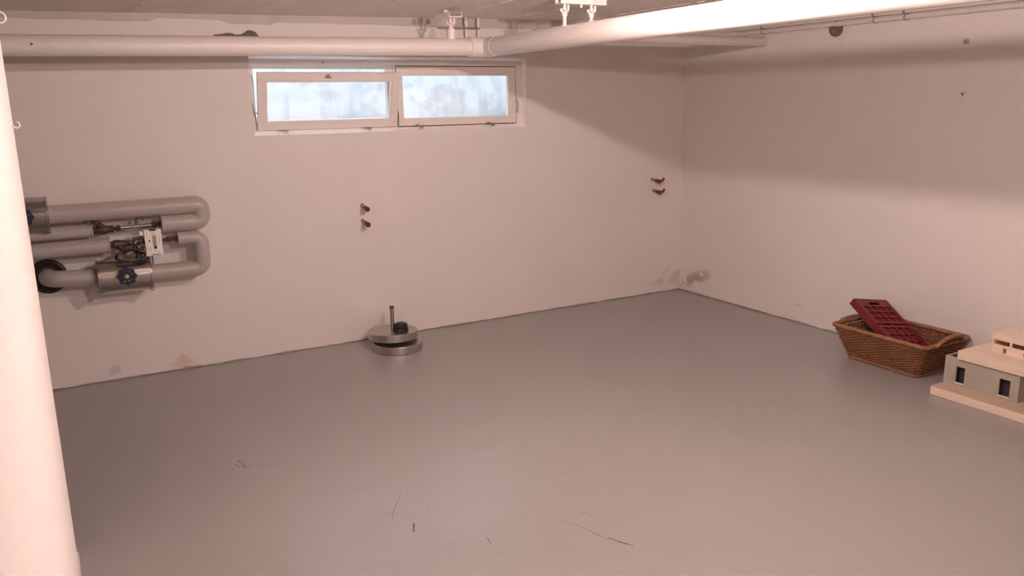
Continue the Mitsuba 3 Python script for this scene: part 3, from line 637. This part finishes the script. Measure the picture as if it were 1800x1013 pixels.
for y0, y1, slot in ((.008, cl / 2 - .012, True), (-cl / 2 + .012, -.008, False)):
    r_, b_ = crate_half(y0, y1, slot)
    p_ = part(t, 'folded_side', moved(b_, MC), 'red_plastic', False, 'folded crate side with a hand slot' if slot else 'folded crate side')
    part(p_, 'rib_grid', moved(r_, MC), 'red_plastic', False)
part(t, 'base_panel', moved(bx(-cw / 2 + .011, cw / 2 - .011, -cl / 2 + .011, cl / 2 - .011, -ct, -ct + .005), MC), 'black_plastic', False)
for x in (-.11, 0, .11):
    part(t, 'hinge', moved(rod((x - .02, 0, -.010), (x + .02, 0, -.010), .006, 10), MC), 'red_plastic', 30)

bun = trimesh.creation.icosphere(4, 1.0); v = bun.vertices
f = 1 + .22 * (meshkit.fbm(v * 2.2 + 4, 4, 2) - .5) * 2
v = v * f[:, None] * np.array([.125, .225, .095]) + np.array([-.236, -2.36, .10])
pc = MC[:3, 3] - ez * (ct + .004)
zp = pc[2] - ((v[:, 0] - pc[0]) * ez[0] + (v[:, 1] - pc[1]) * ez[1]) / ez[2]
v[:, 2] = np.clip(np.minimum(v[:, 2], np.minimum(zp, .185)), .0175, None); bun.vertices = v
solo('bundle', bun, 'black_cloth', 'dark crumpled bundle lying in the wicker basket under the red crate', 'bundle', smooth=60)

# ------------------------------------------------------------------ architectural model
t = thing('house_model', 'pale wooden architectural model of a flat roofed house on a thick base board', 'architectural model')
Z0 = .053
part(t, 'base_board', bx(-.585, -.070, -3.86, -2.853, .0005, Z0 - .006, .002), 'pale_wood', False)
part(t, 'ground_sheet', bx(-.583, -.072, -3.858, -2.855, Z0 - .006, Z0), 'ground_wood', False)
def wall_yz(x0, x1, y0, y1, z0, z1, holes=()):
    return ext(sbox(y0, z0, y1, z1).difference(unary_union([sbox(*h) for h in holes]) if holes else Polygon()), x1 - x0, 'yz', x0)
WT = .214
part(t, 'front_wall', wall_yz(-.462, -.450, -3.275, -2.850, Z0, WT, [(-2.972, .066, -2.920, .165), (-3.228, .064, -3.168, .165)]), 'grey_card', False, 'greyish front wall with two openings')
part(t, 'end_wall', bx(-.450, -.12, -2.862, -2.850, Z0, WT), 'grey_card', False)
part(t, 'end_wall', bx(-.450, -.38, -3.275, -3.263, Z0, WT), 'grey_card', False)
part(t, 'recessed_wall', wall_yz(-.380, -.368, -3.80, -3.263, Z0, WT, [(-3.44, .068, -3.31, .19), (-3.70, .068, -3.52, .19)]), 'grey_card', False)
part(t, 'back_wall', bx(-.132, -.12, -3.80, -2.862, Z0, WT), 'grey_card', False)
part(t, 'side_wall', bx(-.380, -.12, -3.812, -3.80, Z0, WT), 'grey_card', False)
part(t, 'inner_wall', bx(-.415, -.405, -3.262, -2.863, Z0, WT - .001), 'dark_card', False, 'dark inner wall')
for y0, y1 in ((-2.972, -2.920), (-3.228, -3.168)):
    part(t, 'window_sill', bx(-.468, -.448, y0 - .003, y1 + .003, .064, .069), 'pale_wood', False)
part(t, 'roof_slab', bx(-.482, -.10, -3.84, -2.930, WT + .0005, .266, .002), 'pale_wood', False, 'thick pale flat roof')
# upper storey
RZ0 = .266
part(t, 'upper_wall', wall_yz(-.332, -.322, -3.46, -3.034, RZ0, .338, [(-3.116, .268, -3.096, .297), (-3.235, .276, -3.207, .294), (-3.130, .311, -3.042, .336), (-3.232, .311, -3.142, .336), (-3.34, .300, -3.245, .336), (-3.45, .300, -3.35, .336)]), 'pale_wood', False, 'upper storey wall with a window band')
part(t, 'upper_end_wall', bx(-.322, -.140, -3.044, -3.034, RZ0, .338), 'pale_wood', False)
part(t, 'upper_end_wall', bx(-.322, -.140, -3.46, -3.45, RZ0, .338), 'pale_wood', False)
part(t, 'upper_back_wall', bx(-.150, -.140, -3.45, -3.044, RZ0, .338), 'pale_wood', False)
part(t, 'upper_roof', bx(-.336, -.128, -3.475, -3.026, .3385, .372, .0015), 'pale_wood', False, 'small flat roof of the upper storey')
